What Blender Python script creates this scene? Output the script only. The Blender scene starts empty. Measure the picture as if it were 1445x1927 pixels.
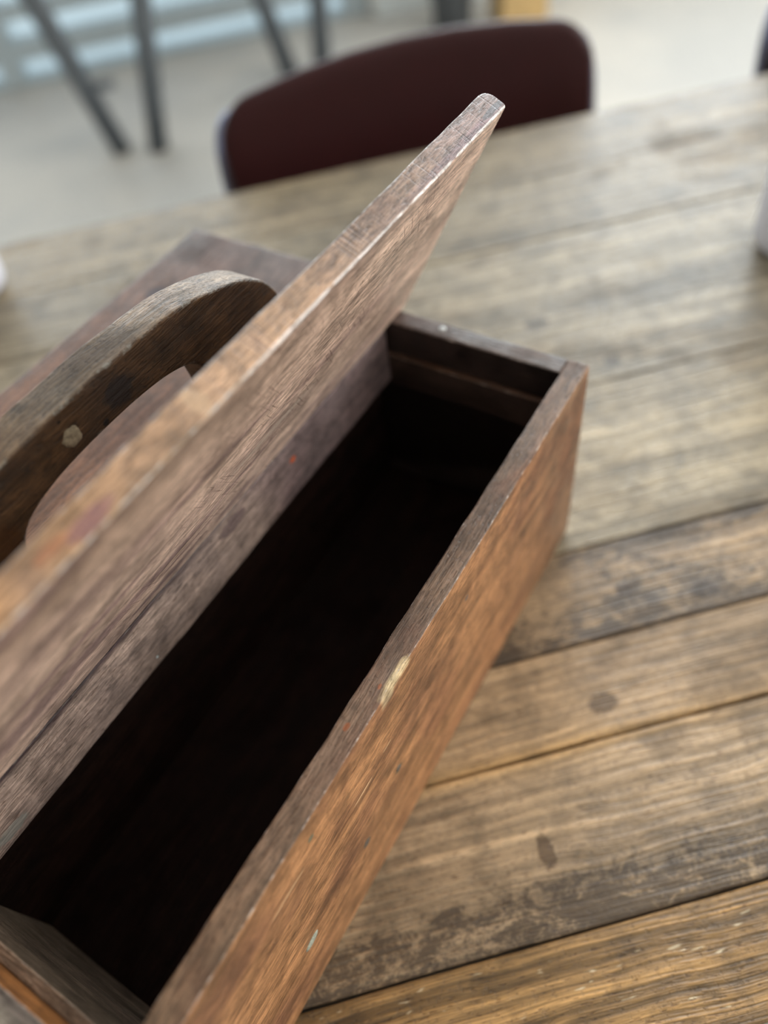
import bpy, math, random
from mathutils import Vector, Matrix, noise
random.seed(7)
S = bpy.context.scene
COL = S.collection

# ------------------------------------------------------------------ camera, world, light, exposure
TH = math.radians(44.0)
ca, sa = math.cos(TH), math.sin(TH)
TABLE_Z = 0.75
BOX_H = 0.15
Z0 = TABLE_Z + BOX_H                       # world height of the toolbox rim


def bw(x, y, z):                           # toolbox coordinates (x across, y along, z above the rim) -> world
    return Vector((x * ca + y * sa, -x * sa + y * ca, z + Z0))


cam_d = bpy.data.cameras.new('camera')
cam = bpy.data.objects.new('camera', cam_d)
COL.objects.link(cam)
S.camera = cam
cr = ((0.8518747619518039, 0.5124544789452011, -0.10816559970045593),
      (0.35093763036078524, -0.7118010871308543, -0.6084258311052297),
      (-0.3887829337127769, 0.4803432307926651, -0.7862049421654322))
ax = [Vector((r[0] * ca + r[1] * sa, -r[0] * sa + r[1] * ca, r[2])) for r in cr]
right, up, back = ax[0], -ax[1], -ax[2]
m = Matrix((right, up, back)).transposed().to_4x4()
m.translation = bw(0.09328879, -0.31274389, 0.28785555)
cam.matrix_world = m
cam_d.sensor_fit = 'VERTICAL'
cam_d.sensor_height = 36.0
cam_d.sensor_width = 27.0
cam_d.lens = 26.743
cam_d.clip_start = 0.02
cam_d.dof.use_dof = True
cam_d.dof.focus_distance = 0.326
cam_d.dof.aperture_fstop = 2.9

wd = bpy.data.worlds.new('world')
S.world = wd
wd.use_nodes = True
bg = wd.node_tree.nodes['Background']
bg.inputs[0].default_value = (0.84, 0.93, 1.0, 1)
bg.inputs[1].default_value = 1.0


def area(name, loc, target, sx, sy, power, col):
    d = bpy.data.lights.new(name, 'AREA')
    d.shape = 'RECTANGLE'
    d.size, d.size_y = sx, sy
    d.energy = power
    d.color = col
    o = bpy.data.objects.new(name, d)
    COL.objects.link(o)
    o.location = loc
    o.rotation_euler = (Vector(target) - Vector(loc)).to_track_quat('-Z', 'Y').to_euler()
    return o


area('daylight_far_window', (1.75, 3.02, 1.75), (1.75, 0, 1.75), 2.2, 1.6, 72, (0.90, 0.96, 1.0))
area('daylight_glazed_door', (-0.97, 3.02, 1.3), (-0.97, 1.75, 1.1), 2.6, 1.4, 26, (0.90, 0.96, 1.0))
area('daylight_right_window', (3.12, 0.2, 1.7), (0, 0.2, 1.7), 3.0, 1.5, 62, (1.0, 0.96, 0.90))

S.view_settings.view_transform = 'Standard'
S.view_settings.look = 'None'
S.view_settings.exposure = 0.42
S.view_settings.gamma = 1.0
S.view_settings.use_curve_mapping = False


# ------------------------------------------------------------------ helpers
def lin(c):
    return tuple(((v / 255.0) / 12.92 if v <= 10 else (((v / 255.0) + 0.055) / 1.055) ** 2.4) for v in c)


def lin4(c):
    return lin(c) + (1.0,)


def mix3(a, b, t):
    t = max(0.0, min(1.0, t))
    return tuple(a[i] * (1 - t) + b[i] * t for i in range(3))


def sstep(a, b, x):
    if a == b:
        return 1.0 if x > a else 0.0
    t = max(0.0, min(1.0, (x - a) / (b - a)))
    return t * t * (3 - 2 * t)


def fn(x, y=0.0, z=0.0):
    return noise.noise(Vector((x, y, z)))


class G:
    """small node graph writer"""
    def __init__(self, name):
        self.mat = bpy.data.materials.new(name)
        self.mat.use_nodes = True
        self.nt = self.mat.node_tree
        self.bsdf = self.nt.nodes['Principled BSDF']

    def n(self, typ, ins=None, **props):
        nd = self.nt.nodes.new(typ)
        for k, v in props.items():
            setattr(nd, k, v)
        for k, v in (ins or {}).items():
            self.set(nd.inputs[k], v)
        return nd

    def set(self, sock, v):
        if isinstance(v, bpy.types.NodeSocket):
            self.nt.links.new(v, sock)
        else:
            if sock.type == 'RGBA' and len(v) == 3:
                v = tuple(v) + (1.0,)
            sock.default_value = v

    def math(self, op, a, b=0.0, c=0.0, clamp=False):
        nd = self.n('ShaderNodeMath', {0: a, 1: b, 2: c}, operation=op, use_clamp=clamp)
        return nd.outputs[0]

    def vmath(self, op, a, b=(0, 0, 0)):
        nd = self.n('ShaderNodeVectorMath', {0: a, 1: b}, operation=op)
        return nd.outputs['Value'] if op in ('LENGTH', 'DISTANCE') else nd.outputs[0]

    def noise(self, vec, scale, detail=4, rough=0.55, dist=0.0):
        nd = self.n('ShaderNodeTexNoise', {'Vector': vec, 'Scale': scale, 'Detail': detail, 'Roughness': rough, 'Distortion': dist})
        return nd.outputs[0]

    def range(self, v, a, b, c=0.0, d=1.0):
        nd = self.n('ShaderNodeMapRange', {0: v, 1: a, 2: b, 3: c, 4: d}, interpolation_type='SMOOTHSTEP')
        return nd.outputs[0]

    def mix(self, f, a, b, blend='MIX'):
        nd = self.n('ShaderNodeMix', {0: f, 6: a, 7: b}, data_type='RGBA', blend_type=blend)
        return nd.outputs[2]

    def attr(self, name, out='Vector'):
        return self.n('ShaderNodeAttribute', attribute_name=name).outputs[out]

    def val(self, c):
        """grey value -> colour multiplier"""
        nd = self.n('ShaderNodeCombineColor', {0: c, 1: c, 2: c})
        return nd.outputs[0]


def wood(name, ring=55.0, ring_k=0.35, fibre_k=0.30, blotch=(60, 40, 35), blotch_k=0.5, blotch_scale=14.0,
         speck_k=0.45, wear=(205, 195, 190), wear_k=0.9, rough=0.48, bump=0.25, spots=(), dirt=None, saw=0.0, spec=0.5, white_fleck=0.0, stretch=0.12, wear_e=0.22, fibre=(130.0, 1100.0), ridge=0.0):
    g = G(name)
    P = g.attr('gc')
    base = g.attr('col', 'Color')
    edge = g.attr('edge', 'Fac')
    warp = g.noise(g.vmath('MULTIPLY', P, (3.0, 9.0, 9.0)), 1.0, 3, 0.6)
    warp_v = g.n('ShaderNodeCombineXYZ', {0: 0.0, 1: g.math('MULTIPLY', warp, 0.022), 2: g.math('MULTIPLY', warp, 0.016)}).outputs[0]
    Pw = g.vmath('ADD', P, warp_v)
    # growth rings, long along the grain
    r1 = g.noise(g.vmath('MULTIPLY', Pw, (ring * stretch, ring, ring)), 1.0, 3, 0.6)
    r1 = g.range(r1, 0.32, 0.68)
    r2 = g.noise(g.vmath('MULTIPLY', Pw, (ring * stretch * 0.9, ring * 5.0, ring * 5.0)), 1.0, 3, 0.65)
    r2 = g.range(r2, 0.34, 0.66)
    c = g.mix(1.0, base, g.val(g.range(r1, 0, 1, 1.0 - ring_k, 1.0 + ring_k)), 'MULTIPLY')
    c = g.mix(1.0, c, g.val(g.range(r2, 0, 1, 1.0 - ring_k * 0.75, 1.0 + ring_k * 0.75)), 'MULTIPLY')
    # fibres
    f = g.noise(g.vmath('MULTIPLY', Pw, (fibre[0], fibre[1], fibre[1])), 1.0, 2, 0.6)
    f = g.range(f, 0.3, 0.7)
    c = g.mix(1.0, c, g.val(g.range(f, 0, 1, 1.0 - fibre_k, 1.0 + fibre_k)), 'MULTIPLY')
    # pores: short dark dashes
    po = g.noise(g.vmath('MULTIPLY', Pw, (190.0, 1000.0, 1000.0)), 1.0, 1, 0.5)
    po = g.range(po, 0.62, 0.70)
    c = g.mix(g.math('MULTIPLY', po, 0.65), c, g.mix(1.0, c, (0.30, 0.22, 0.17), 'MULTIPLY'))
    # blotches of old stain
    b = g.noise(g.vmath('MULTIPLY', P, (0.55, 1.0, 1.0)), blotch_scale, 5, 0.62, 0.6)
    b = g.range(b, 0.47, 0.66)
    c = g.mix(g.math('MULTIPLY', b, blotch_k), c, lin(blotch))
    b2 = g.noise(g.vmath('ADD', P, (3.1, 1.7, 0.4)), blotch_scale * 3.2, 5, 0.65, 0.3)
    b2 = g.range(b2, 0.40, 0.66, 1.18, 0.72)
    c = g.mix(1.0, c, g.val(b2), 'MULTIPLY')
    # grime specks and pale flecks
    s = g.noise(P, 520.0, 3, 0.7)
    s1 = g.range(s, 0.57, 0.66)
    c = g.mix(g.math('MULTIPLY', s1, speck_k), c, lin((38, 28, 26)))
    s2 = g.range(s, 0.38, 0.28)
    c = g.mix(g.math('MULTIPLY', s2, speck_k * 0.5), c, g.mix(1.0, c, (1.7, 1.7, 1.75), 'MULTIPLY'))
    rdg = None
    if ridge:
        rdg = g.noise(g.vmath('MULTIPLY', Pw, (5.0, 290.0, 60.0)), 1.0, 2, 0.55)
        rdg = g.range(rdg, 0.36, 0.64)
        c = g.mix(1.0, c, g.val(g.range(rdg, 0, 1, 1.0 - ridge, 1.0 + ridge * 0.8)), 'MULTIPLY')
    h = g.math('ADD', g.math('MULTIPLY', f, 0.4), g.math('MULTIPLY', r2, 0.8))
    h = g.math('SUBTRACT', h, g.math('ADD', g.math('MULTIPLY', po, 0.6), g.math('MULTIPLY', s1, 0.5)))
    if rdg is not None:
        h = g.math('ADD', h, g.math('MULTIPLY', rdg, 1.2))
    if white_fleck:
        w = g.noise(g.vmath('MULTIPLY', P, (60.0, 330.0, 330.0)), 1.0, 2, 0.6)
        w = g.math('MULTIPLY', g.range(w, 0.66, 0.74), white_fleck)
        c = g.mix(w, c, lin((235, 215, 180)))
    if saw:
        sv = g.vmath('MULTIPLY', g.n('ShaderNodeVectorRotate', {'Vector': P, 'Axis': (0, 0, 1), 'Angle': 1.02}, rotation_type='AXIS_ANGLE').outputs[0], (30.0, 900.0, 30.0))
        sw = g.noise(sv, 1.0, 2, 0.5)
        sm = g.math('MULTIPLY', g.range(sw, 0.58, 0.70), g.range(g.noise(P, 26.0, 2, 0.5), 0.45, 0.6))
        c = g.mix(g.math('MULTIPLY', sm, saw), c, g.mix(1.0, c, (0.42, 0.36, 0.36), 'MULTIPLY'))
        h = g.math('SUBTRACT', h, g.math('MULTIPLY', sm, saw))
    if dirt:
        dm = g.attr('dirt', 'Fac')
        dn = g.noise(g.vmath('MULTIPLY', P, (0.6, 1.0, 1.0)), 95.0, 6, 0.75, 0.8)
        dn2 = g.noise(P, 330.0, 4, 0.75)
        dd = g.math('ADD', g.math('MULTIPLY', dn, 0.72), g.math('MULTIPLY', dn2, 0.28))
        dd = g.math('ADD', dd, g.math('MULTIPLY', dm, 0.26))
        c = g.mix(g.math('MULTIPLY', g.range(dd, 0.60, 0.76), g.math('MINIMUM', g.math('MULTIPLY', dm, 2.0), 0.78)), c, lin(dirt))
    # worn arrises
    wn = g.noise(P, 170.0, 5, 0.7)
    wm = g.math('MULTIPLY', g.range(g.math('ADD', wn, g.math('MULTIPLY', edge, wear_e)), 0.66, 0.82), wear_k)
    c = g.mix(wm, c, lin(wear))
    rg = g.range(g.math('ADD', b, g.math('MULTIPLY', s, 0.6)), 0.0, 1.4, rough - 0.10, rough + 0.16)
    rg = g.math('SUBTRACT', rg, g.math('MULTIPLY', wm, 0.14))
    # named marks: (centre, radii, colour, strength, rotation about the board's face axis, axis)
    for (cen, rad, colr, k) in spots:
        d = g.vmath('SUBTRACT', P, cen)
        d = g.vmath('DIVIDE', d, rad)
        dl = g.math('ADD', g.vmath('LENGTH', d), g.math('MULTIPLY', g.math('SUBTRACT', g.noise(P, 330.0, 4, 0.65), 0.5), 0.95))
        mk = g.math('MULTIPLY', g.range(dl, 1.05, 0.75), k)
        c = g.mix(mk, c, lin(colr))
    g.set(g.bsdf.inputs['Base Color'], c)
    g.set(g.bsdf.inputs['Roughness'], rg)
    g.bsdf.inputs['Specular IOR Level'].default_value = spec
    bp = g.n('ShaderNodeBump', {'Strength': bump, 'Distance': 0.0012, 'Height': h})
    g.set(g.bsdf.inputs['Normal'], bp.outputs[0])
    return g.mat


def plain(name, col, rough=0.5, metal=0.0, noise_k=0.12, scale=20.0, spec=0.5, bump=0.0):
    g = G(name)
    tc = g.n('ShaderNodeTexCoord').outputs['Object']
    v = g.range(g.noise(tc, scale, 5, 0.6), 0.3, 0.7, 1 - noise_k, 1 + noise_k)
    g.set(g.bsdf.inputs['Base Color'], g.mix(1.0, lin4(col), g.val(v), 'MULTIPLY'))
    g.bsdf.inputs['Roughness'].default_value = rough
    g.bsdf.inputs['Metallic'].default_value = metal
    g.bsdf.inputs['Specular IOR Level'].default_value = spec
    if bump:
        bp = g.n('ShaderNodeBump', {'Strength': bump, 'Distance': 0.001, 'Height': g.noise(tc, scale * 12, 3, 0.6)})
        g.set(g.bsdf.inputs['Normal'], bp.outputs[0])
    return g.mat


def link(name, verts, faces, mat, parent=None, smooth=True, attrs=None):
    me = bpy.data.meshes.new(name)
    me.from_pydata([tuple(v) for v in verts], [], faces)
    if smooth:
        me.polygons.foreach_set('use_smooth', [True] * len(me.polygons))
    for k, (typ, data) in (attrs or {}).items():
        a = me.attributes.new(k, typ, 'POINT')
        flat = []
        if typ == 'FLOAT':
            flat = list(data)
            a.data.foreach_set('value', flat)
        elif typ == 'FLOAT_VECTOR':
            for d in data:
                flat += list(d)
            a.data.foreach_set('vector', flat)
        else:
            for d in data:
                flat += [d[0], d[1], d[2], 1.0]
            a.data.foreach_set('color', flat)
    me.materials.append(mat)
    me.update()
    o = bpy.data.objects.new(name, me)
    COL.objects.link(o)
    if parent:
        o.parent = parent
    return o


def axis_samples(lo, hi, r, step):
    n = max(1, int(round((hi - lo - 2 * r) / step)))
    s = [lo, lo + r * 0.35, lo + r * 0.7, lo + r]
    a, b = lo + r, hi - r
    e = min(0.0016, (b - a) * 0.2)
    s.append(a + e)
    for i in range(1, n):
        t = a + (b - a) * i / n
        if a + e * 1.5 < t < b - e * 1.5:
            s.append(t)
    s += [b - e, b, hi - r * 0.7, hi - r * 0.35, hi]
    return s


def rbox(name, lo, hi, r, step, mat, parent=None, colfn=None, amp=0.0003, grain='y', off=(0, 0, 0), seed=0.0, dirtfn=None, dent=None, local=None, smooth=True):
    """a board with rounded, slightly uneven arrises; attributes gc (grain coords), col, edge, dirt"""
    A = [axis_samples(lo[i], hi[i], r, step[i]) for i in range(3)]
    N = [len(a) for a in A]
    idx, verts, nrm, edge = {}, [], [], []
    ilo = [lo[i] + r for i in range(3)]
    ihi = [hi[i] - r for i in range(3)]

    def vid(i, j, k):
        key = (i, j, k)
        if key in idx:
            return idx[key]
        q = (A[0][i], A[1][j], A[2][k])
        cl = [min(max(q[t], ilo[t]), ihi[t]) for t in range(3)]
        d = Vector([q[t] - cl[t] for t in range(3)])
        d.normalize()
        verts.append(Vector(cl) + d * r)
        nrm.append(d)
        edge.append(min(1.0, (1.0 - max(abs(d[0]), abs(d[1]), abs(d[2]))) / 0.29))
        idx[key] = len(verts) - 1
        return idx[key]
    faces = []
    for i0, flip in ((0, True), (N[0] - 1, False)):
        for j in range(N[1] - 1):
            for k in range(N[2] - 1):
                f = [vid(i0, j, k), vid(i0, j + 1, k), vid(i0, j + 1, k + 1), vid(i0, j, k + 1)]
                faces.append(f[::-1] if flip else f)
    for j0, flip in ((0, False), (N[1] - 1, True)):
        for i in range(N[0] - 1):
            for k in range(N[2] - 1):
                f = [vid(i, j0, k), vid(i + 1, j0, k), vid(i + 1, j0, k + 1), vid(i, j0, k + 1)]
                faces.append(f[::-1] if flip else f)
    for k0, flip in ((0, True), (N[2] - 1, False)):
        for i in range(N[0] - 1):
            for j in range(N[1] - 1):
                f = [vid(i, j, k0), vid(i + 1, j, k0), vid(i + 1, j + 1, k0), vid(i, j + 1, k0)]
                faces.append(f[::-1] if flip else f)
    gc, col, dirt, out = [], [], [], []
    for v, n, e in zip(verts, nrm, edge):
        col.append(colfn(v, n) if colfn else (0.3, 0.2, 0.15))
        dirt.append(dirtfn(v) if dirtfn else 0.0)
        w = fn(v.x * 14 + seed, v.y * 14, v.z * 14) * amp + fn(v.x * 60, v.y * 60 + seed, v.z * 60) * amp * (0.35 + 1.1 * e)
        p = v + n * w
        if dent:
            p = dent(v, n, p)
        out.append(p - Vector(off))
        if grain == 'y':
            gc.append((v.y, v.x, v.z))
        elif grain == 'x':
            gc.append((v.x, v.y, v.z))
        else:
            gc.append((v.z, v.x, v.y))
    gs = Vector((seed * 0.37, seed * 0.0, 0.0)) if local is None else Vector(local)
    gc = [tuple(Vector(c_) + gs) for c_ in gc]
    return link(name, out, faces, mat, parent, smooth, {'gc': ('FLOAT_VECTOR', gc), 'col': ('FLOAT_COLOR', col), 'edge': ('FLOAT', edge), 'dirt': ('FLOAT', dirt)})


def empty(name, loc, rz=0.0, label=None, cat=None, group=None):
    o = bpy.data.objects.new(name, None)
    o.empty_display_size = 0.05
    COL.objects.link(o)
    o.location = loc
    o.rotation_euler = (0, 0, rz)
    if label:
        o['label'] = label
    if cat:
        o['category'] = cat
    if group:
        o['group'] = group
    return o


def boxes(name, lst, mat, parent=None, kind=None):
    vs, fs = [], []
    for (a, b) in lst:
        o = len(vs)
        for x in (a[0], b[0]):
            for y in (a[1], b[1]):
                for z in (a[2], b[2]):
                    vs.append((x, y, z))
        for f in ((0, 1, 3, 2), (4, 6, 7, 5), (0, 4, 5, 1), (2, 3, 7, 6), (0, 2, 6, 4), (1, 5, 7, 3)):
            fs.append([o + i for i in f])
    ob = link(name, vs, fs, mat, parent, False)
    if kind:
        ob['kind'] = kind
    return ob


def tube(name, pts, rad, mat, parent=None, seg=14, rads=None):
    pts = [Vector(p) for p in pts]
    vs, fs = [], []
    prev = None
    for i, p in enumerate(pts):
        t = (pts[min(i + 1, len(pts) - 1)] - pts[max(i - 1, 0)]).normalized()
        if prev is None:
            u = t.orthogonal().normalized()
        else:
            u = (prev - t * prev.dot(t)).normalized()
        prev = u
        w = t.cross(u)
        rr = rads[i] if rads else rad
        for s in range(seg):
            an = 2 * math.pi * s / seg
            vs.append(p + (u * math.cos(an) + w * math.sin(an)) * rr)
    for i in range(len(pts) - 1):
        for s in range(seg):
            a, b = i * seg + s, i * seg + (s + 1) % seg
            fs.append([a, b, b + seg, a + seg])
    fs.append(list(range(seg))[::-1])
    fs.append([(len(pts) - 1) * seg + s for s in range(seg)])
    return link(name, vs, fs, mat, parent)


def lathe(name, prof, mat, parent=None, seg=48, cap=True):
    vs, fs = [], []
    for (r, z) in prof:
        for s in range(seg):
            an = 2 * math.pi * s / seg
            vs.append((r * math.cos(an), r * math.sin(an), z))
    for i in range(len(prof) - 1):
        for s in range(seg):
            a, b = i * seg + s, i * seg + (s + 1) % seg
            fs.append([a, b, b + seg, a + seg])
    if cap:
        fs.append(list(range(seg))[::-1])
        fs.append([(len(prof) - 1) * seg + s for s in range(seg)])
    return link(name, vs, fs, mat, parent)


def slab(name, outline, t, r, place, mat, parent=None):
    """cushioned slab from a closed outline (list of 2-D points), thickness t, rounded by r; place(a, b, c) -> point"""
    n = len(outline)
    cx = sum(p[0] for p in outline) / n
    cy = sum(p[1] for p in outline) / n
    rings = []
    for s in (0.15, 0.4, 0.65, 0.85):
        rings.append((s, None, -t / 2))
    for a in (90, 65, 40, 20, 0):
        rings.append((1.0, math.radians(a), -1))
    for a in (20, 40, 65, 90):
        rings.append((1.0, math.radians(a), 1))
    for s in (0.85, 0.65, 0.4, 0.15):
        rings.append((s, None, t / 2))
    wid = max(abs(p[0] - cx) for p in outline)
    hei = max(abs(p[1] - cy) for p in outline)
    vs, fs = [], []
    for (s, a, q) in rings:
        for p in outline:
            dx, dy = p[0] - cx, p[1] - cy
            if a is None:
                f = s
                kx, ky = 1 - r / wid, 1 - r / hei
                vs.append(place(cx + dx * f * kx, cy + dy * f * ky, q))
            else:
                ins = r * (1 - math.cos(a))
                kx, ky = 1 - ins / wid, 1 - ins / hei
                vs.append(place(cx + dx * kx, cy + dy * ky, q * (t / 2 - r + r * math.sin(a))))
    R = len(rings)
    for i in range(R - 1):
        for s in range(n):
            b = (s + 1) % n
            fs.append([i * n + s, i * n + b, (i + 1) * n + b, (i + 1) * n + s])
    fs.append(list(range(n))[::-1])
    fs.append([(R - 1) * n + s for s in range(n)])
    return link(name, vs, fs, mat, parent)


# ------------------------------------------------------------------ the room
g = G('floor_pale_screed')
tc = g.n('ShaderNodeTexCoord').outputs['Object']
c = g.mix(g.range(g.noise(tc, 1.6, 5, 0.6), 0.35, 0.65), lin((160, 158, 154)), lin((176, 171, 163)))
g.set(g.bsdf.inputs['Base Color'], c)
g.bsdf.inputs['Roughness'].default_value = 0.5
g.bsdf.inputs['Specular IOR Level'].default_value = 0.22
M_floor = g.mat
M_wall = plain('white_plaster', (222, 220, 214), 0.8, noise_k=0.03, scale=3)
M_ceil = plain('white_ceiling', (235, 234, 230), 0.85, noise_k=0.02, scale=3)
M_base = plain('white_gloss_paint', (225, 232, 234), 0.3, noise_k=0.03)
M_frame = plain('grey_aluminium', (176, 188, 194), 0.45, noise_k=0.05)
M_patio = plain('pale_paving', (226, 232, 235), 0.8, noise_k=0.06, scale=2.0)
g = G('window_glass')
tr = g.n('ShaderNodeBsdfTransparent', {0: (0.93, 0.97, 0.97, 1)})
gl = g.n('ShaderNodeBsdfGlossy', {'Roughness': 0.02})
fr = g.n('ShaderNodeFresnel', {'IOR': 1.45})
mx = g.n('ShaderNodeMixShader', {0: fr.outputs[0], 1: tr.outputs[0], 2: gl.outputs[0]})
g.nt.links.new(mx.outputs[0], g.nt.nodes['Material Output'].inputs[0])
M_glass = g.mat

X0, X1, Y0, Y1, ZC = -3.2, 3.2, -2.6, 3.12, 2.7
boxes('floor', [((X0 - .15, Y0 - .15, -0.1), (X1 + .15, Y1 + .15, 0.0))], M_floor, kind='structure')
boxes('ceiling', [((X0 - .15, Y0 - .15, ZC), (X1 + .15, Y1 + .15, ZC + .1))], M_ceil, kind='structure')
boxes('wall_left', [((X0 - .15, Y0, 0), (X0, Y1, ZC))], M_wall, kind='structure')
boxes('wall_near', [((X0, Y0 - .15, 0), (X1, Y0, ZC))], M_wall, kind='structure')
# right wall with a window opening
boxes('wall_right', [((X1, Y0, 0), (X1 + .15, Y1, 0.9)), ((X1, Y0, 2.5), (X1 + .15, Y1, ZC)), ((X1, Y0, .9), (X1 + .15, -1.4, 2.5)), ((X1, 1.8, .9), (X1 + .15, Y1, 2.5))], M_wall, kind='structure')
w2 = boxes('window_2', [((X1 + .02, -1.4, .9), (X1 + .09, 1.8, .96)), ((X1 + .02, -1.4, 2.44), (X1 + .09, 1.8, 2.5)), ((X1 + .02, -1.4, .96), (X1 + .09, -1.34, 2.44)), ((X1 + .02, 1.74, .96), (X1 + .09, 1.8, 2.44)), ((X1 + .02, .17, .96), (X1 + .09, .23, 2.44))], M_base, kind='structure')
for (a, b) in ((-1.34, .17), (.23, 1.74)):
    boxes('pane', [((X1 + .05, a, .96), (X1 + .056, b, 2.44))], M_glass, w2)
# far wall: glazed door on the left, tall window on the right
boxes('wall_far', [((X0, Y1, 0), (-2.4, Y1 + .15, ZC)), ((-2.4, Y1, 2.2), (.45, Y1 + .15, ZC)), ((.45, Y1, 0), (.6, Y1 + .15, ZC)),
                   ((.6, Y1, 0), (2.9, Y1 + .15, .9)), ((.6, Y1, 2.55), (2.9, Y1 + .15, ZC)), ((2.9, Y1, 0), (X1, Y1 + .15, ZC))], M_wall, kind='structure')
w1 = boxes('window_1', [((.6, Y1 + .02, .9), (2.9, Y1 + .09, .96)), ((.6, Y1 + .02, 2.49), (2.9, Y1 + .09, 2.55)), ((.6, Y1 + .02, .96), (.66, Y1 + .09, 2.49)), ((2.84, Y1 + .02, .96), (2.9, Y1 + .09, 2.49)), ((1.72, Y1 + .02, .96), (1.78, Y1 + .09, 2.49))], M_base, kind='structure')
for (a, b) in ((.66, 1.72), (1.78, 2.84)):
    boxes('pane', [((a, Y1 + .05, .96), (b, Y1 + .056, 2.49))], M_glass, w1)
d1 = boxes('door_1', [((-2.4, Y1 + .03, 0.0), (.45, Y1 + .11, .018)), ((-2.4, Y1 + .03, .085), (.45, Y1 + .11, .15)), ((-2.4, Y1 + .03, .22), (.45, Y1 + .11, .27)), ((-2.4, Y1 + .03, 2.1), (.45, Y1 + .11, 2.2)), ((-2.398, Y1 + .026, .004), (-2.3, Y1 + .113, 2.098)), ((.35, Y1 + .026, .004), (.448, Y1 + .113, 2.098)), ((-1.02, Y1 + .026, .004), (-.94, Y1 + .113, 2.098))], M_frame, kind='structure')
for (a, b) in ((-2.302, -1.018), (-.942, .352)):
    boxes('pane', [((a, Y1 + .06, .018), (b, Y1 + .068, 2.1))], M_glass, d1)
boxes('baseboard_far', [((.47, Y1 - .03, 0), (X1, Y1 - .001, .075))], M_base, kind='structure')
boxes('ground', [((-8, Y1 + .16, -.12), (8, 12, -.02))], M_patio, kind='structure')

# ------------------------------------------------------------------ the table
M_plank = wood('weathered_pine', ring=34.0, ring_k=0.22, fibre_k=0.16, blotch=(92, 74, 58), blotch_k=0.40, blotch_scale=11.0, speck_k=0.30, fibre=(45.0, 1200.0), ridge=0.15,
               wear=(60, 46, 34), wear_k=0.55, rough=0.42, bump=0.5, dirt=(52, 40, 32), stretch=0.04,
               spots=[((0.055, 0.216, 0.75), (.012, .009, .05), (72, 62, 52), .8), ((0.097, 0.150, 0.75), (.008, .008, .05), (70, 62, 54), .8),
                      ((-0.027, -0.126, 0.75), (.010, .007, .05), (84, 62, 38), .75), ((-0.088, -0.196, 0.75), (.005, .010, .05), (76, 54, 34), .75),
                      ((0.016, -0.057, 0.75), (.006, .006, .05), (62, 46, 36), .8), ((0.065, -0.072, 0.75), (.010, .007, .05), (58, 44, 34), .8)])
M_plank_y = wood('yellow_ridged_pine', ring=60.0, ring_k=0.34, fibre_k=0.2, blotch=(120, 88, 50), blotch_k=0.3, blotch_scale=12.0, speck_k=0.25, fibre=(45.0, 1200.0), ridge=0.34,
                 wear=(70, 50, 32), wear_k=0.4, rough=0.45, bump=0.6, white_fleck=0.85, dirt=(52, 40, 32), stretch=0.03)
table = empty('dining_table', (0, 0.13, 0), 0, 'long table of weathered reclaimed pine planks carrying the open wooden toolbox', 'table')
TX0, TX1 = -1.25, 1.25
seams = [(-.292, -.236, (172, 134, 86)), (-.236, -.146, (170, 144, 114)), (-.146, -.086, (168, 140, 108)), (-.086, -.018, (158, 132, 102)),
         (-.018, .130, (162, 146, 120)), (.130, .336, (154, 141, 120)), (.336, .446, (136, 123, 102)), (.446, .552, (134, 119, 95))]


def table_dirt(v):
    d = 0.0
    y = v.y
    if -.236 < y < -.19:
        d = max(d, sstep(-.19, -.226, y) * (0.85 + 0.3 * fn(v.x * 9, y * 9)))
    if -.086 < y < -.018:
        d = max(d, 0.55 + 0.35 * fn(v.x * 12, y * 20, 3.0))
        d += 0.35 * sstep(-.035, -.02, y) + 0.3 * sstep(-.07, -.084, y)
    if -.018 <= y < .13:
        d = max(d, 0.20 + 0.25 * fn(v.x * 7, y * 14, 8.0))
    if -.19 <= y < -.086:
        d = max(d, 0.16 + 0.25 * fn(v.x * 9, y * 16, 5.0))
    return max(0.0, min(1.0, d))


for i, (a, b, colr) in enumerate(seams):
    cc = lin(colr)
    oy = lin((176, 136, 78))

    def pc(v, n, cc=cc, a=a, b=b, i=i):
        t = 0.5 + 0.5 * fn(v.x * 5 + i * 7, v.y * 12)
        k = mix3(cc, tuple(x * 0.86 for x in cc), t)
        if i in (1, 2):                                     # honey-coloured sapwood along the joint
            k = mix3(k, oy, 0.75 * sstep(.012, .0, abs(v.y + .146)) * (0.6 + 0.6 * fn(v.x * 8, 2.0)))
        return k
    lift = -.0008 + random.uniform(-.0003, .0003)
    rbox('plank', (TX0 + random.uniform(0, .004), a + .0006, TABLE_Z - .032), (TX1 - random.uniform(0, .004), b - .0006, TABLE_Z + lift),
         .0016, (.012, .006, .03), M_plank_y if i == 0 else M_plank, table, pc, .0005, 'x', (0, 0.13, 0), i * 1.7, table_dirt, local=(0, 0, 0))
M_leg = wood('table_leg_pine', blotch=(92, 74, 58))
lc = lin((140, 112, 80))
for x in (TX0 + .09, TX1 - .09):
    for y in (-.22, .48):
        rbox('leg', (x - .04, y - .04, 0.0), (x + .04, y + .04, TABLE_Z - .032), .004, (.02, .02, .05), M_leg, table, lambda v, n: lc, .0003, 'z', (0, 0.13, 0), x)
for nm, a, b in (('apron', (TX0 + .13, -.232, .63), (TX1 - .13, -.208, TABLE_Z - .032)), ('apron', (TX0 + .13, .468, .63), (TX1 - .13, .492, TABLE_Z - .032)),
                 ('apron', (TX0 + .078, -.18, .63), (TX0 + .102, .44, TABLE_Z - .032)), ('apron', (TX1 - .102, -.18, .63), (TX1 - .078, .44, TABLE_Z - .032))):
    rbox(nm, a, b, .002, (.04, .04, .03), M_leg, table, lambda v, n: lc, .0002, 'x', (0, 0.13, 0), a[1])

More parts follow.
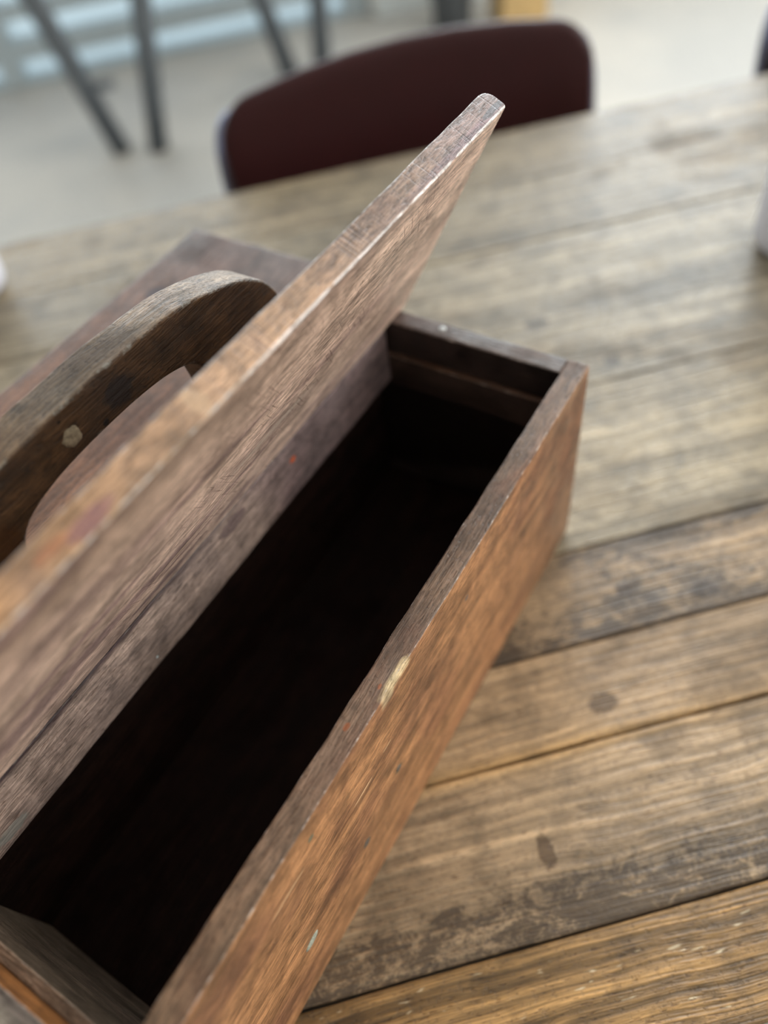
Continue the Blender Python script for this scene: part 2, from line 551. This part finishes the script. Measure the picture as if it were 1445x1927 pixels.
# ------------------------------------------------------------------ the toolbox
RX, RY, RZ = -0.13, -0.19, -BOX_H
OFF = (RX, RY, RZ)
box = empty('toolbox', bw(RX, RY, RZ), -TH, 'old brown wooden toolbox with arched centre handle and one lid propped open', 'toolbox')
c_out = lin((166, 119, 82))
c_out2 = lin((126, 88, 63))
c_top = lin((126, 102, 84))
c_in = lin((22, 13, 10))  # inside faces: shade of the deep box put into the colour
c_grey = lin((150, 140, 128))


def wall_col(v, n):
    f = fn(v.y * 18, v.z * 30 + 4) * 0.5 + 0.5
    k = mix3(c_out, c_out2, sstep(.45, .85, f))
    k = mix3(k, lin((98, 72, 54)), sstep(-.11, -.02, v.y + .03 * fn(v.y * 20, v.z * 25, 6.0)) * .55)   # darker brown towards the far corner
    if n.z > 0.6:
        f2 = fn(v.y * 40, v.x * 60, 2.0) * 0.5 + 0.5
        k = mix3(c_top, lin((104, 84, 74)), f2)
        k = mix3(k, lin((132, 104, 80)), sstep(-.24, -.33, v.y) * .6)
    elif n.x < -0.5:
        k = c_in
    if abs(v.y + .208) < .0115 and v.x > -.0024 and v.z > -.0034 - .002 * sstep(-.200, -.215, v.y):
        k = lin((214, 190, 150))
    return k


def wall_dent(v, n, p):
    e = sstep(.014, .005, abs(v.y + .208))
    if e > 0 and v.x > -.004 and v.z > -.006:
        p = p + Vector((-0.0011, 0, -0.0009)) * e * sstep(-.006, 0, v.x + v.z)
    e2 = sstep(.022, .0, abs(v.y + .185)) * sstep(-.012, -.009, -abs(v.x + .012) - .009 + .0)
    return p


streaks = [((-.245, 0.0, -.0450), (.0085, .01, .00055), (226, 190, 150), .9), ((-.2242, 0.0, -.0403), (.0040, .01, .00055), (216, 176, 134), .85),
           ((-.296, 0.0, -.0275), (.012, .01, .0008), (222, 180, 138), .85), ((-.276, 0.0, -.0145), (.0022, .01, .0018), (96, 108, 92), .85),
           ((-.2545, 0.0, -.0944), (.0035, .01, .0040), (92, 84, 74), .75), ((-.2208, 0.0, -.0763), (.0035, .01, .0040), (98, 84, 66), .7),
           ((-.1471, 0.0, -.0271), (.0020, .01, .0020), (90, 88, 86), .75), ((-.0238, 0.0, -.0208), (.0030, .01, .0025), (140, 112, 92), .6),
           ((-.236, -.007, 0.0), (.0022, .0012, .01), (164, 94, 58), .75), ((-.215, -.004, 0.0), (.0016, .0010, .01), (164, 94, 58), .75),
           ((-.200, 0.0, -.030), (.010, .01, .0012), (104, 60, 40), .5), ((-.262, 0.0, -.046), (.014, .01, .0014), (96, 58, 38), .5)]
M_side = wood('warm_brown_oak', ring=70.0, ring_k=0.20, fibre_k=0.26, blotch=(108, 66, 46), blotch_k=0.45, blotch_scale=20.0, speck_k=0.32, wear=(214, 200, 192), wear_k=0.85, rough=0.46, bump=0.3, spots=streaks)
M_dark = wood('shaded_dark_interior', ring=70.0, ring_k=0.22, fibre_k=0.2, blotch=(20, 10, 7), blotch_k=0.4, blotch_scale=20.0, speck_k=0.2, wear=(60, 44, 36), wear_k=0.4, rough=0.75, bump=0.2, spec=0.12)  # dark-stained interior boards, their shade put into the near-black colours
M_wood = wood('aged_brown_oak', ring=70.0, ring_k=0.22, fibre_k=0.26, blotch=(70, 50, 44), blotch_k=0.4, blotch_scale=20.0, speck_k=0.4, wear=(176, 164, 156), wear_k=0.7, rough=0.5, bump=0.3)

YF, YN = 0.0, -0.3818
XL, XR = -0.26, 0.0
st = (.0022, .0028, .0030)
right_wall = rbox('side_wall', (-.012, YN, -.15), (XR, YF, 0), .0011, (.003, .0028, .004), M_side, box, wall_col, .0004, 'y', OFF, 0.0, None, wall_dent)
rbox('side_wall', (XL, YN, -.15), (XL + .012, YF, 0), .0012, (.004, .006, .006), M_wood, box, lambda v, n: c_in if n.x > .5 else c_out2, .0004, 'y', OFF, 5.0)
c_end = lin((104, 88, 80))


def far_end(v, n):
    if n.z > .6:
        return mix3(c_end, lin((78, 68, 66)), 0.5 + 0.6 * fn(v.x * 50, 1.0))
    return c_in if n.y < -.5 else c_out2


def near_end(v, n):
    if n.z > .6:
        return mix3(lin((172, 164, 150)), lin((120, 110, 104)), sstep(.45, .75, 0.5 + 0.6 * fn(v.x * 70, v.y * 90, 5.0)))
    return lin((150, 100, 56)) if n.y > .5 else c_out2


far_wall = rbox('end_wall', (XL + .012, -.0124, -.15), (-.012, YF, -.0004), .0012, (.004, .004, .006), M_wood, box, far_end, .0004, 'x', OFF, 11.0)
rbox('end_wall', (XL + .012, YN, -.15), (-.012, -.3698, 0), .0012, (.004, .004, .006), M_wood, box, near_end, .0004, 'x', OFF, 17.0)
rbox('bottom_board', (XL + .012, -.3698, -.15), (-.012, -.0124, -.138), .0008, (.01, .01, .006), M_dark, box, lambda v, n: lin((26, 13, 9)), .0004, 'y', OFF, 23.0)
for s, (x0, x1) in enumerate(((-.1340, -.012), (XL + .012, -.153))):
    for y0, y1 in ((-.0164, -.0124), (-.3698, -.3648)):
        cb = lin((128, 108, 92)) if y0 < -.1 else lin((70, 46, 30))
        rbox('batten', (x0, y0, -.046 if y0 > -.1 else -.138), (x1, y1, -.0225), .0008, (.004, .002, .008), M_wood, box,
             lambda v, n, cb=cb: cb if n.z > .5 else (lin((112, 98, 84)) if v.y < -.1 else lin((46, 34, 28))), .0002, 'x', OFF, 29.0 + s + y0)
# centre divider, hinge rails
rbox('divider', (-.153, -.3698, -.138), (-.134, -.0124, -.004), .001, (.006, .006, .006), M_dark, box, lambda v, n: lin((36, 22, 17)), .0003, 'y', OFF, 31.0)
c_rail = lin((164, 142, 130))


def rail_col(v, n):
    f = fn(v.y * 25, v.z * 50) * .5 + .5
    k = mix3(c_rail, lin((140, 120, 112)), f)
    k = mix3(k, lin((112, 92, 94)), sstep(-.17, -.12, v.y + .02 * fn(v.y * 30, v.z * 60, 2.0)) * .8)  # far end: fading shade painted in, mixed with a purple stain
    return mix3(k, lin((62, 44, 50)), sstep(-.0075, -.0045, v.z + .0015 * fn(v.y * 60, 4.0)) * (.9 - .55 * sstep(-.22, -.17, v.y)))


M_rail = wood('greyed_rail_oak', ring=90.0, ring_k=0.20, fibre_k=0.26, blotch=(96, 82, 82), blotch_k=0.35, blotch_scale=26.0, speck_k=0.3, wear=(150, 138, 128), wear_k=0.35, rough=0.55, bump=0.35,
              spots=[((-.118, -.121, -.0165), (.003, .01, .002), (196, 88, 44), .9), ((-.2412, -.121, -.036), (.0008, .01, .0008), (220, 232, 235), 1.0),
                     ((-.335, -.121, -.034), (.010, .01, .004), (140, 144, 138), .6), ((-.17, -.121, -.012), (.012, .01, .005), (84, 66, 72), .6)])
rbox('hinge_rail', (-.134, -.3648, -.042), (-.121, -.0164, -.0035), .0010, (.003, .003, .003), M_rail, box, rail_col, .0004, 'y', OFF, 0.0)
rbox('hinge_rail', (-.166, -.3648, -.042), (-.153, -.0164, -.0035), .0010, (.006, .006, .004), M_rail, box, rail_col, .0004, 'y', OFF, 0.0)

# open lid, hinged along x = -0.121, raised 63 degrees
LW, LT, LY0, LY1 = .1463, .0120, -.387, .0050
ANG = math.radians(62.9)
c_und = lin((206, 176, 158))


def lid_col(v, n):
    if v.x > LW - .0010 and v.z < .0008 and fn(v.y * 55, 3.0) > -.42 + .5 * sstep(-.22, -.33, v.y):
        return mix3(lin((226, 216, 214)), lin((182, 152, 124)), sstep(-.15, -.21, v.y))                    # rubbed arris with its bright highlight painted in
    if n.x > .6:                                             # the free edge, seen from above
        k = lin((172, 138, 112))
        am = lin((168, 124, 82))
        t = sstep(-.19, -.29, v.y)
        k = mix3(k, am, t * (0.55 + 0.7 * fn(v.y * 45, v.z * 90)))
        pu = lin((118, 98, 104))
        k = mix3(k, pu, sstep(-.09, -.02, v.y) * 0.85)
        k = mix3(k, lin((132, 112, 104)), sstep(-.16, -.10, v.y) * 0.5)
        if v.z < .004:
            k = mix3(k, lin((112, 90, 104)), .5 * sstep(-.12, -.04, v.y))
        return k
    if n.z < -.5:
        f = fn(v.y * 9, v.x * 45, 4.0) * .5 + .5
        k = mix3(c_und, lin((178, 150, 136)), sstep(.4, .8, f))
        k = mix3(k, lin((180, 150, 128)), sstep(.08, .145, v.x) * sstep(-.12, -.30, v.y) * .6)
        f2 = fn(v.y * 5, v.x * 70, 9.0)
        k = mix3(k, lin((128, 100, 104)), sstep(.2, .55, f2) * .55)
        return k
    if n.z > .5:
        return lin((112, 80, 62))
    return lin((120, 98, 88))


M_lid = wood('pinkish_brown_oak', ring=75.0, ring_k=0.20, fibre_k=0.34, blotch=(96, 74, 76), blotch_k=0.34, blotch_scale=16.0, speck_k=0.32, wear=(216, 210, 208), wear_k=0.85, wear_e=0.29, rough=0.43, bump=0.42, saw=0.7,  # edge wear strengthened to carry the arris highlight too
             spots=[((-.2547, .1463, .004), (.010, .02, .0030), (128, 84, 92), .75), ((-.2674, .1463, .006), (.007, .02, .0020), (172, 108, 74), .55), ((-.205, .1463, .006), (.004, .02, .006), (206, 172, 140), .6),
                    ((-.180, .0325, 0), (.022, .0009, .01), (214, 186, 164), .8), ((-.212, .0305, 0), (.020, .0008, .01), (206, 174, 150), .7), ((-.20, .024, 0), (.030, .0014, .01), (96, 66, 72), .65), ((-.16, .040, 0), (.024, .0022, .01), (96, 72, 80), .55), ((-.215, .0125, 0), (.030, .0045, .01), (86, 66, 76), .6), ((-.165, .010, 0), (.020, .006, .01), (100, 80, 88), .5), ((-.27, .062, 0), (.040, .004, .01), (134, 104, 108), .5), ((-.145, .055, 0), (.035, .004, .01), (196, 176, 160), .45),
                    ((-.0035, .1463, .003), (.012, .02, .0016), (92, 92, 98), .8)])


def lid_dent(v, n, p):                                       # rubbed-off far corner
    if v.x > LW - .03:
        rho = .0062
        dy, dz = p.y - (LY1 - rho), p.z - (LT - rho)
        if dy > 0 and dz > 0:
            L = math.hypot(dy, dz)
            f = max(dy, dz) / L
            f = 1 - (1 - f) * sstep(LW - .03, LW - .008, v.x)
            p = Vector((p.x, LY1 - rho + dy * f, LT - rho + dz * f))
    return p


lid = rbox('lid', (0, LY0, 0), (LW, LY1, LT), .0014, (.0030, .0026, .0015), M_lid, box, lid_col, .0005, 'y', (0, 0, 0), 0.0, None, lid_dent)
lid.location = (-.121 - RX, -RY, -.0031 - RZ)
lid.rotation_euler = (0, -ANG, 0)
lid['label'] = 'right lid propped open, pinkish brown underside showing'
# closed lid on the other side
M_lid2 = wood('dark_brown_lid', ring=60.0, ring_k=0.20, fibre_k=0.2, blotch=(78, 58, 54), blotch_k=0.5, blotch_scale=14.0, speck_k=0.25, wear=(110, 90, 84), wear_k=0.5, rough=0.42, bump=0.2,
              spots=[((-.06, -.262, .012), (.008, .006, .02), (62, 50, 56), .8)])


def lid2_col(v, n):
    k = mix3(lin((114, 84, 72)), lin((132, 90, 66)), sstep(-.05, -.22, v.y))
    return mix3(k, lin((92, 80, 78)), sstep(-.06, .0, v.y) * .7)


l2 = rbox('lid', (-.2850, LY0, 0.0006), (-.166, .0070, .0128), .0022, (.005, .005, .004), M_lid2, box, lid2_col, .0004, 'y', OFF, 0.0)
l2['label'] = 'left lid lying closed, dark brown'

# arched handle board rising from the divider
HC = -.196
outer = [(0, .1014), (.02, .1013), (.04, .1000), (.058, .0979), (.072, .0942), (.084, .0900), (.094, .0855), (.1025, .0800), (.109, .0730), (.1135, .0640), (.117, .052), (.120, .038), (.1225, .022), (.125, .006), (.126, -.004)]
inner = [(0, .0782), (.016, .0779), (.030, .0766), (.040, .0745), (.048, .0716), (.053, .0676), (.0562, .062), (.058, .052), (.059, .040), (.0595, .028), (.058, .0195), (.054, .0148), (.048, .0125), (.03, .0118), (0, .0116)]
M_handle = wood('dark_greasy_handle_oak', ring=70.0, ring_k=0.26, fibre_k=0.26, blotch=(54, 40, 30), blotch_k=0.55, blotch_scale=24.0, speck_k=0.5, wear=(150, 146, 138), wear_k=0.6, wear_e=0.17, rough=0.5, bump=0.4,
                spots=[((-.1852, -.134, .0880), (.009, .01, .007), (34, 32, 34), .8), ((-.1971, -.134, .0808), (.0018, .01, .0016), (20, 14, 10), 1.0), ((-.214, -.134, .0965), (.0010, .01, .0008), (24, 18, 14), 1.0),
                       ((-.2600, -.134, .0700), (.012, .01, .012), (96, 58, 22), .5)])


def handle_mesh():
    def dens(pts, n):
        out = []
        for i in range(len(pts) - 1):
            for k in range(n):
                t = k / n
                out.append((pts[i][0] * (1 - t) + pts[i + 1][0] * t, pts[i][1] * (1 - t) + pts[i + 1][1] * t))
        out.append(pts[-1])
        return out

    def smooth(p):
        q = [Vector((a[0], a[1])) for a in p]
        for _ in range(6):
            q = [q[0]] + [(q[i - 1] + q[i] * 2 + q[i + 1]) / 4 for i in range(1, len(q) - 1)] + [q[-1]]
        return q
    o = smooth([(-a, b) for a, b in dens(outer, 5)][::-1] + dens(outer, 5)[1:])
    inn_r = dens(inner, 5)
    inn = smooth([(-a, b) for a, b in inn_r][::-1] + inn_r[1:])
    # outer runs from lower near end over the top to lower far end; inner does the same around the hole
    n = len(o)
    m_ = len(inn)
    r = .0016
    xm, hx = -.1435, .0095
    W = 9
    vs, gc, col, ed = [], [], [], []
    prof = []                                                # (inset, x) around the section: outer edge -> faces -> inner edge

    def nrm(pts, i):
        a, b = pts[max(i - 1, 0)], pts[min(i + 1, len(pts) - 1)]
        t = (b - a).normalized()
        return Vector((-t.y, t.x))
    loops = []
    inn_s = [inn[min(m_ - 1, int(round(i * (m_ - 1) / (n - 1))))] for i in range(n)]
    idx = []
    ang = [0, 22, 45, 68, 90]
    for i in range(n):
        no, ni = nrm(o, i), -nrm(inn_s, i)
        row = []
        sec = []
        for a in ang:                                        # outer arris, right (camera) side last -> go from top middle to right face
            t = math.radians(a)
            sec.append((o[i] - no * r * (1 - math.cos(t)), hx - r + r * math.sin(t), 1 if 10 < a < 80 else .3, 'o'))
        a0, b0 = o[i] - no * r, inn_s[i] - ni * r
        for k in range(1, W):
            sec.append((a0.lerp(b0, k / W), hx, 0, 'f'))
        for a in ang[::-1]:
            t = math.radians(a)
            sec.append((inn_s[i] - ni * r * (1 - math.cos(t)), hx - r + r * math.sin(t), 1 if 10 < a < 80 else .3, 'i'))
        full = sec + [(p, -x, e, k) for (p, x, e, k) in sec[::-1]]
        for (p, x, e, k) in full:
            y, z = HC + p.x, p.y
            w = fn(y * 50, z * 50, x * 50) * .0004 + fn(y * 160, z * 160, x * 160 + 7) * (.0003 if e else .00012)
            sgn = 1 if x > 0 else -1
            P = Vector((xm + x + (w * sgn if k == 'f' else 0), y, z + (w if k == 'o' else 0)))
            vs.append(P - Vector(OFF))
            gc.append((P.y, P.x, P.z))
            if k == 'o' and abs(x) < hx - .0006:
                f = fn(y * 60, x * 120, 1.0) * .5 + .5
                cc = mix3(lin((146, 126, 104)), lin((112, 94, 82)), f)
                cc = mix3(cc, lin((150, 116, 82)), sstep(-.2, -.25, y) * .5)
            else:
                f = fn(y * 40, z * 40, 5.0) * .5 + .5
                cc = mix3(lin((104, 76, 48)), lin((66, 48, 34)), f)
            col.append(cc)
            ed.append(e)
        idx.append(len(full))
    K = idx[0]
    fs = []
    for i in range(n - 1):
        for k in range(K):
            a, b = i * K + k, i * K + (k + 1) % K
            fs.append([a, b, b + K, a + K])
    # close the lower ends (post feet to bottom cross piece)
    b0 = list(range(K))
    b1 = [(n - 1) * K + k for k in range(K)]
    half = K // 2
    fs.append(b0[::-1])
    fs.append(b1)
    return link('handle', vs, fs, M_handle, box, True, {'gc': ('FLOAT_VECTOR', gc), 'col': ('FLOAT_COLOR', col), 'edge': ('FLOAT', ed), 'dirt': ('FLOAT', [0.0] * len(vs))})


handle = handle_mesh()

# metal fastenings and the plug in the handle
M_nail = plain('verdigris_nail', (160, 162, 148), 0.7, 0.0, 0.3, 900.0)
M_nail_dark = plain('dull_nail', (104, 96, 88), 0.6, 0.3, 0.3, 900.0)
M_plug = plain('chipped_pale_plug', (170, 154, 128), 0.8, 0.0, 0.35, 500.0, bump=0.6)


def button(name, cen, axis, r1, r2, h, mat, rot=0.0, parent=box, seg=20, jag=0.0):
    """flattened domed head lying on a face; axis 'x' = face looks along +x, 'z' = looks up"""
    vs, fs = [], []
    for (k, hh) in ((1.0, -0.0012), (1.0, 0.2), (.86, .75), (.55, 1.0)):
        for s in range(seg):
            a = 2 * math.pi * s / seg
            j = 1 + jag * fn(math.cos(a) * 1.7, math.sin(a) * 1.7, 3.0)
            p, q = r1 * k * j * math.cos(a), r2 * k * j * math.sin(a)
            u, w = p * math.cos(rot) - q * math.sin(rot), p * math.sin(rot) + q * math.cos(rot)
            d = hh * h if hh > 0 else hh
            vs.append((cen[0] + d - RX, cen[1] + u - RY, cen[2] + w - RZ) if axis == 'x' else (cen[0] + u - RX, cen[1] + w - RY, cen[2] + d - RZ))
    for i in range(3):
        for s in range(seg):
            a, b = i * seg + s, i * seg + (s + 1) % seg
            fs.append([a, b, b + seg, a + seg])
    fs.append([3 * seg + s for s in range(seg)])
    return link(name, vs, fs, mat, parent)


button('nail_head', (0.0, -.3022, -.0963), 'x', .0052, .0028, .0006, M_nail, .35, right_wall)
button('nail_head', (0.0, -.2545, -.0944), 'x', .0020, .0024, .0004, M_nail_dark, 0, right_wall)
button('nail_head', (0.0, -.2208, -.0763), 'x', .0020, .0024, .0004, M_nail_dark, 0, right_wall)
button('nail_head', (-.088, -.0055, -.0004), 'z', .0022, .0022, .0005, plain('bright_nail', (176, 176, 174), .4, .3, .1, 900.0), 0, far_wall)
button('plug', (-.1340, -.2127, .0874), 'x', .0045, .0042, .0005, M_plug, .4, handle, jag=.3)

# ------------------------------------------------------------------ chairs
M_maroon = plain('maroon_vinyl', (48, 14, 16), 0.5, 0.0, 0.06, 30.0, 0.22)
M_chrome = plain('blue_grey_steel_tube', (120, 124, 150), 0.25, 0.8, 0.04, 30.0)


def rrect(hw, hh, r, crown=0.0, n=8, side=6):
    pts = []
    for (cx, cy, a0) in ((hw - r, hh - r, 0), (-hw + r, hh - r, 90), (-hw + r, -hh + r, 180), (hw - r, -hh + r, 270)):
        for k in range(n + 1):
            a = math.radians(a0 + 90 * k / n)
            pts.append((cx + r * math.cos(a), cy + r * math.sin(a)))
        nx = {0: (-hw + r, hh, 1), 90: None, 180: (hw - r, -hh, 0), 270: None}[a0]
        if nx:
            x0 = pts[-1][0]
            for k in range(1, side):
                pts.append((x0 + (nx[0] - x0) * k / side, nx[1]))
    return [(x, y + (crown * (1 - (x / hw) ** 2) if y > 0 else 0)) for x, y in pts]


def make_chair(cx, label):
    t = empty('dining_chair', (cx + .012, 0.50, 0), math.radians(3.5), label, 'chair', 'maroon chairs along the far side of the table')
    zc, vb = .700, .165

    def place(a, b, c_):                                     # backrest: a across, b up, c thickness; leans back and curves round the sitter
        return (a, vb + c_ + b * .16 - (a / .23) ** 2 * .018, zc + b)
    slab('backrest', rrect(.238, .098, .044, .022), .022, .010, place, M_maroon, t)
    slab('seat', rrect(.205, .20, .06), .03, .012, lambda a, b, c_: (a, -.06 + b, .45 + c_ - .01 * (1 - (a / .21) ** 2)), M_maroon, t)
    for s in (-1, 1):
        x = s * .2405
        pts = [(x * .93, .20, 0.0), (x * .95, .165, .25), (x * .97, .140, .44), (x * .985, .134, .56), (x * .995, .145, .64), (x, .158, .70), (x * .995, .166, .745), (x * .96, .172, .774), (x * .90, .180, .782), (x * .80, .187, .778)]
        q = []
        for i in range(len(pts) - 1):
            for k in range(4):
                q.append(Vector(pts[i]).lerp(Vector(pts[i + 1]), k / 4))
        q.append(Vector(pts[-1]))
        for _ in range(5):
            q = [q[0]] + [(q[i - 1] + q[i] * 2 + q[i + 1]) / 4 for i in range(1, len(q) - 1)] + [q[-1]]
        tube('back_frame', q, .0095, M_chrome, t)
        tube('leg', [(s * .20, -.22, 0), (s * .19, -.20, .30), (s * .185, -.19, .425)], .0085, M_chrome, t)
        tube('seat_rail', [(s * .186, -.20, .425), (s * .20, 0, .425), (s * .225, .140, .43)], .008, M_chrome, t)
    return t


make_chair(.052, 'maroon chair with steel tube frame seen behind the toolbox lid')
make_chair(.756, 'maroon chair cut off by the top right corner of the photo')

# ------------------------------------------------------------------ cups on the table
M_china = plain('white_glazed_china', (214, 216, 228), 0.15, 0.0, 0.02, 30.0)


def cup(loc, label, rz, r=.042, h=.092):
    t = empty('cup', loc, rz, label, 'cup', 'white cups at the edges of the photo')
    prof = [(r * .80, 0.0), (r * .86, .001), (r * .94, .005), (r * .985, .012), (r, .024), (r, .06), (r, h - .002), (r - .0012, h), (r - .003, h - .002), (r - .0035, .05), (r * .85, .014), (r * .6, .007)]
    lathe('body', prof, M_china, t)
    a = [(r - .002, 0, h * .80), (r + .012, 0, h * .84), (r + .026, 0, h * .74), (r + .030, 0, h * .54), (r + .022, 0, h * .34), (r + .008, 0, h * .24), (r - .003, 0, h * .24)]
    q = []
    for i in range(len(a) - 1):
        for k in range(3):
            q.append(Vector(a[i]).lerp(Vector(a[i + 1]), k / 3))
    q.append(Vector(a[-1]))
    for _ in range(3):
        q = [q[0]] + [(q[i - 1] + q[i] * 2 + q[i + 1]) / 4 for i in range(1, len(q) - 1)] + [q[-1]]
    tube('handle', q, .005, M_china, t, 10)
    return t


cup((.314, .240, TABLE_Z), 'white cup standing on the table at the right edge of the photo', .2)
cup((-.471, .470, TABLE_Z), 'white cup on the table at the left edge of the photo', 2.6)

# ------------------------------------------------------------------ things across the room
M_steel = plain('dark_grey_steel', (92, 98, 104), 0.5, 0.1, 0.08, 10.0)
M_top = plain('grey_brown_board', (150, 138, 122), 0.5, 0.0, 0.12, 8.0)
Zf = 0.0
ft = empty('side_table', (-.2, 2.58, 0), 0, 'dark grey table on splayed V legs in front of the glazed door', 'table')


def bar(name, a, b, r=.033):
    tube(name, [(p[0] + .2, p[1] - 2.58, p[2]) for p in (a, Vector(a).lerp(Vector(b), .5), b)], r, M_steel, ft, 12)


bar('leg', (-.575, 2.43, 0.0), (-.705, 2.40, .74))
bar('leg', (-.450, 2.38, 0.0), (-.290, 2.42, .74))
bar('leg', (.058, 2.74, 0.0), (-.090, 2.72, .74))
bar('leg', (.176, 2.72, 0.0), (.260, 2.74, .74))
bar('brace', (-.60, 2.42, .21), (-.52, 2.42, .21), .014)
slab('tabletop', rrect(.60, .36, .03), .03, .006, lambda a, b, c_: (a * .9 + b * -.35 + .0, b * .9 + a * .35, .755 + c_), M_top, ft)

bn = empty('waste_bin', (.715, 2.86, 0), 0, 'dark grey bin standing on the pale floor behind the maroon chair', 'bin')
lathe('body', [(.066, 0.0), (.070, .004), (.088, .29), (.091, .30), (.088, .302), (.085, .29), (.066, .01)], plain('charcoal_plastic', (74, 78, 82), .5), bn, 40)
lathe('rim', [(.0885, .292), (.094, .294), (.095, .302), (.091, .305), (.0865, .303), (.0865, .295)], M_steel, bn, 40, cap=False)
sb = empty('storage_box', (.955, 2.80, 0), 0, 'small tan wooden box on the floor beside the dark bin', 'box')
M_tan = plain('tan_plywood', (196, 164, 112), .6, 0, .12, 14.0)
for a, b, nm in (((-.085, -.085, 0), (.085, -.073, .26), 'side_panel'), ((-.085, .073, 0), (.085, .085, .26), 'side_panel'), ((-.085, -.073, 0), (-.073, .073, .26), 'end_panel'), ((.073, -.073, 0), (.085, .073, .26), 'end_panel'), ((-.073, -.073, .004), (.073, .073, .016), 'bottom_panel')):
    boxes(nm, [(a, b)], M_tan, sb)
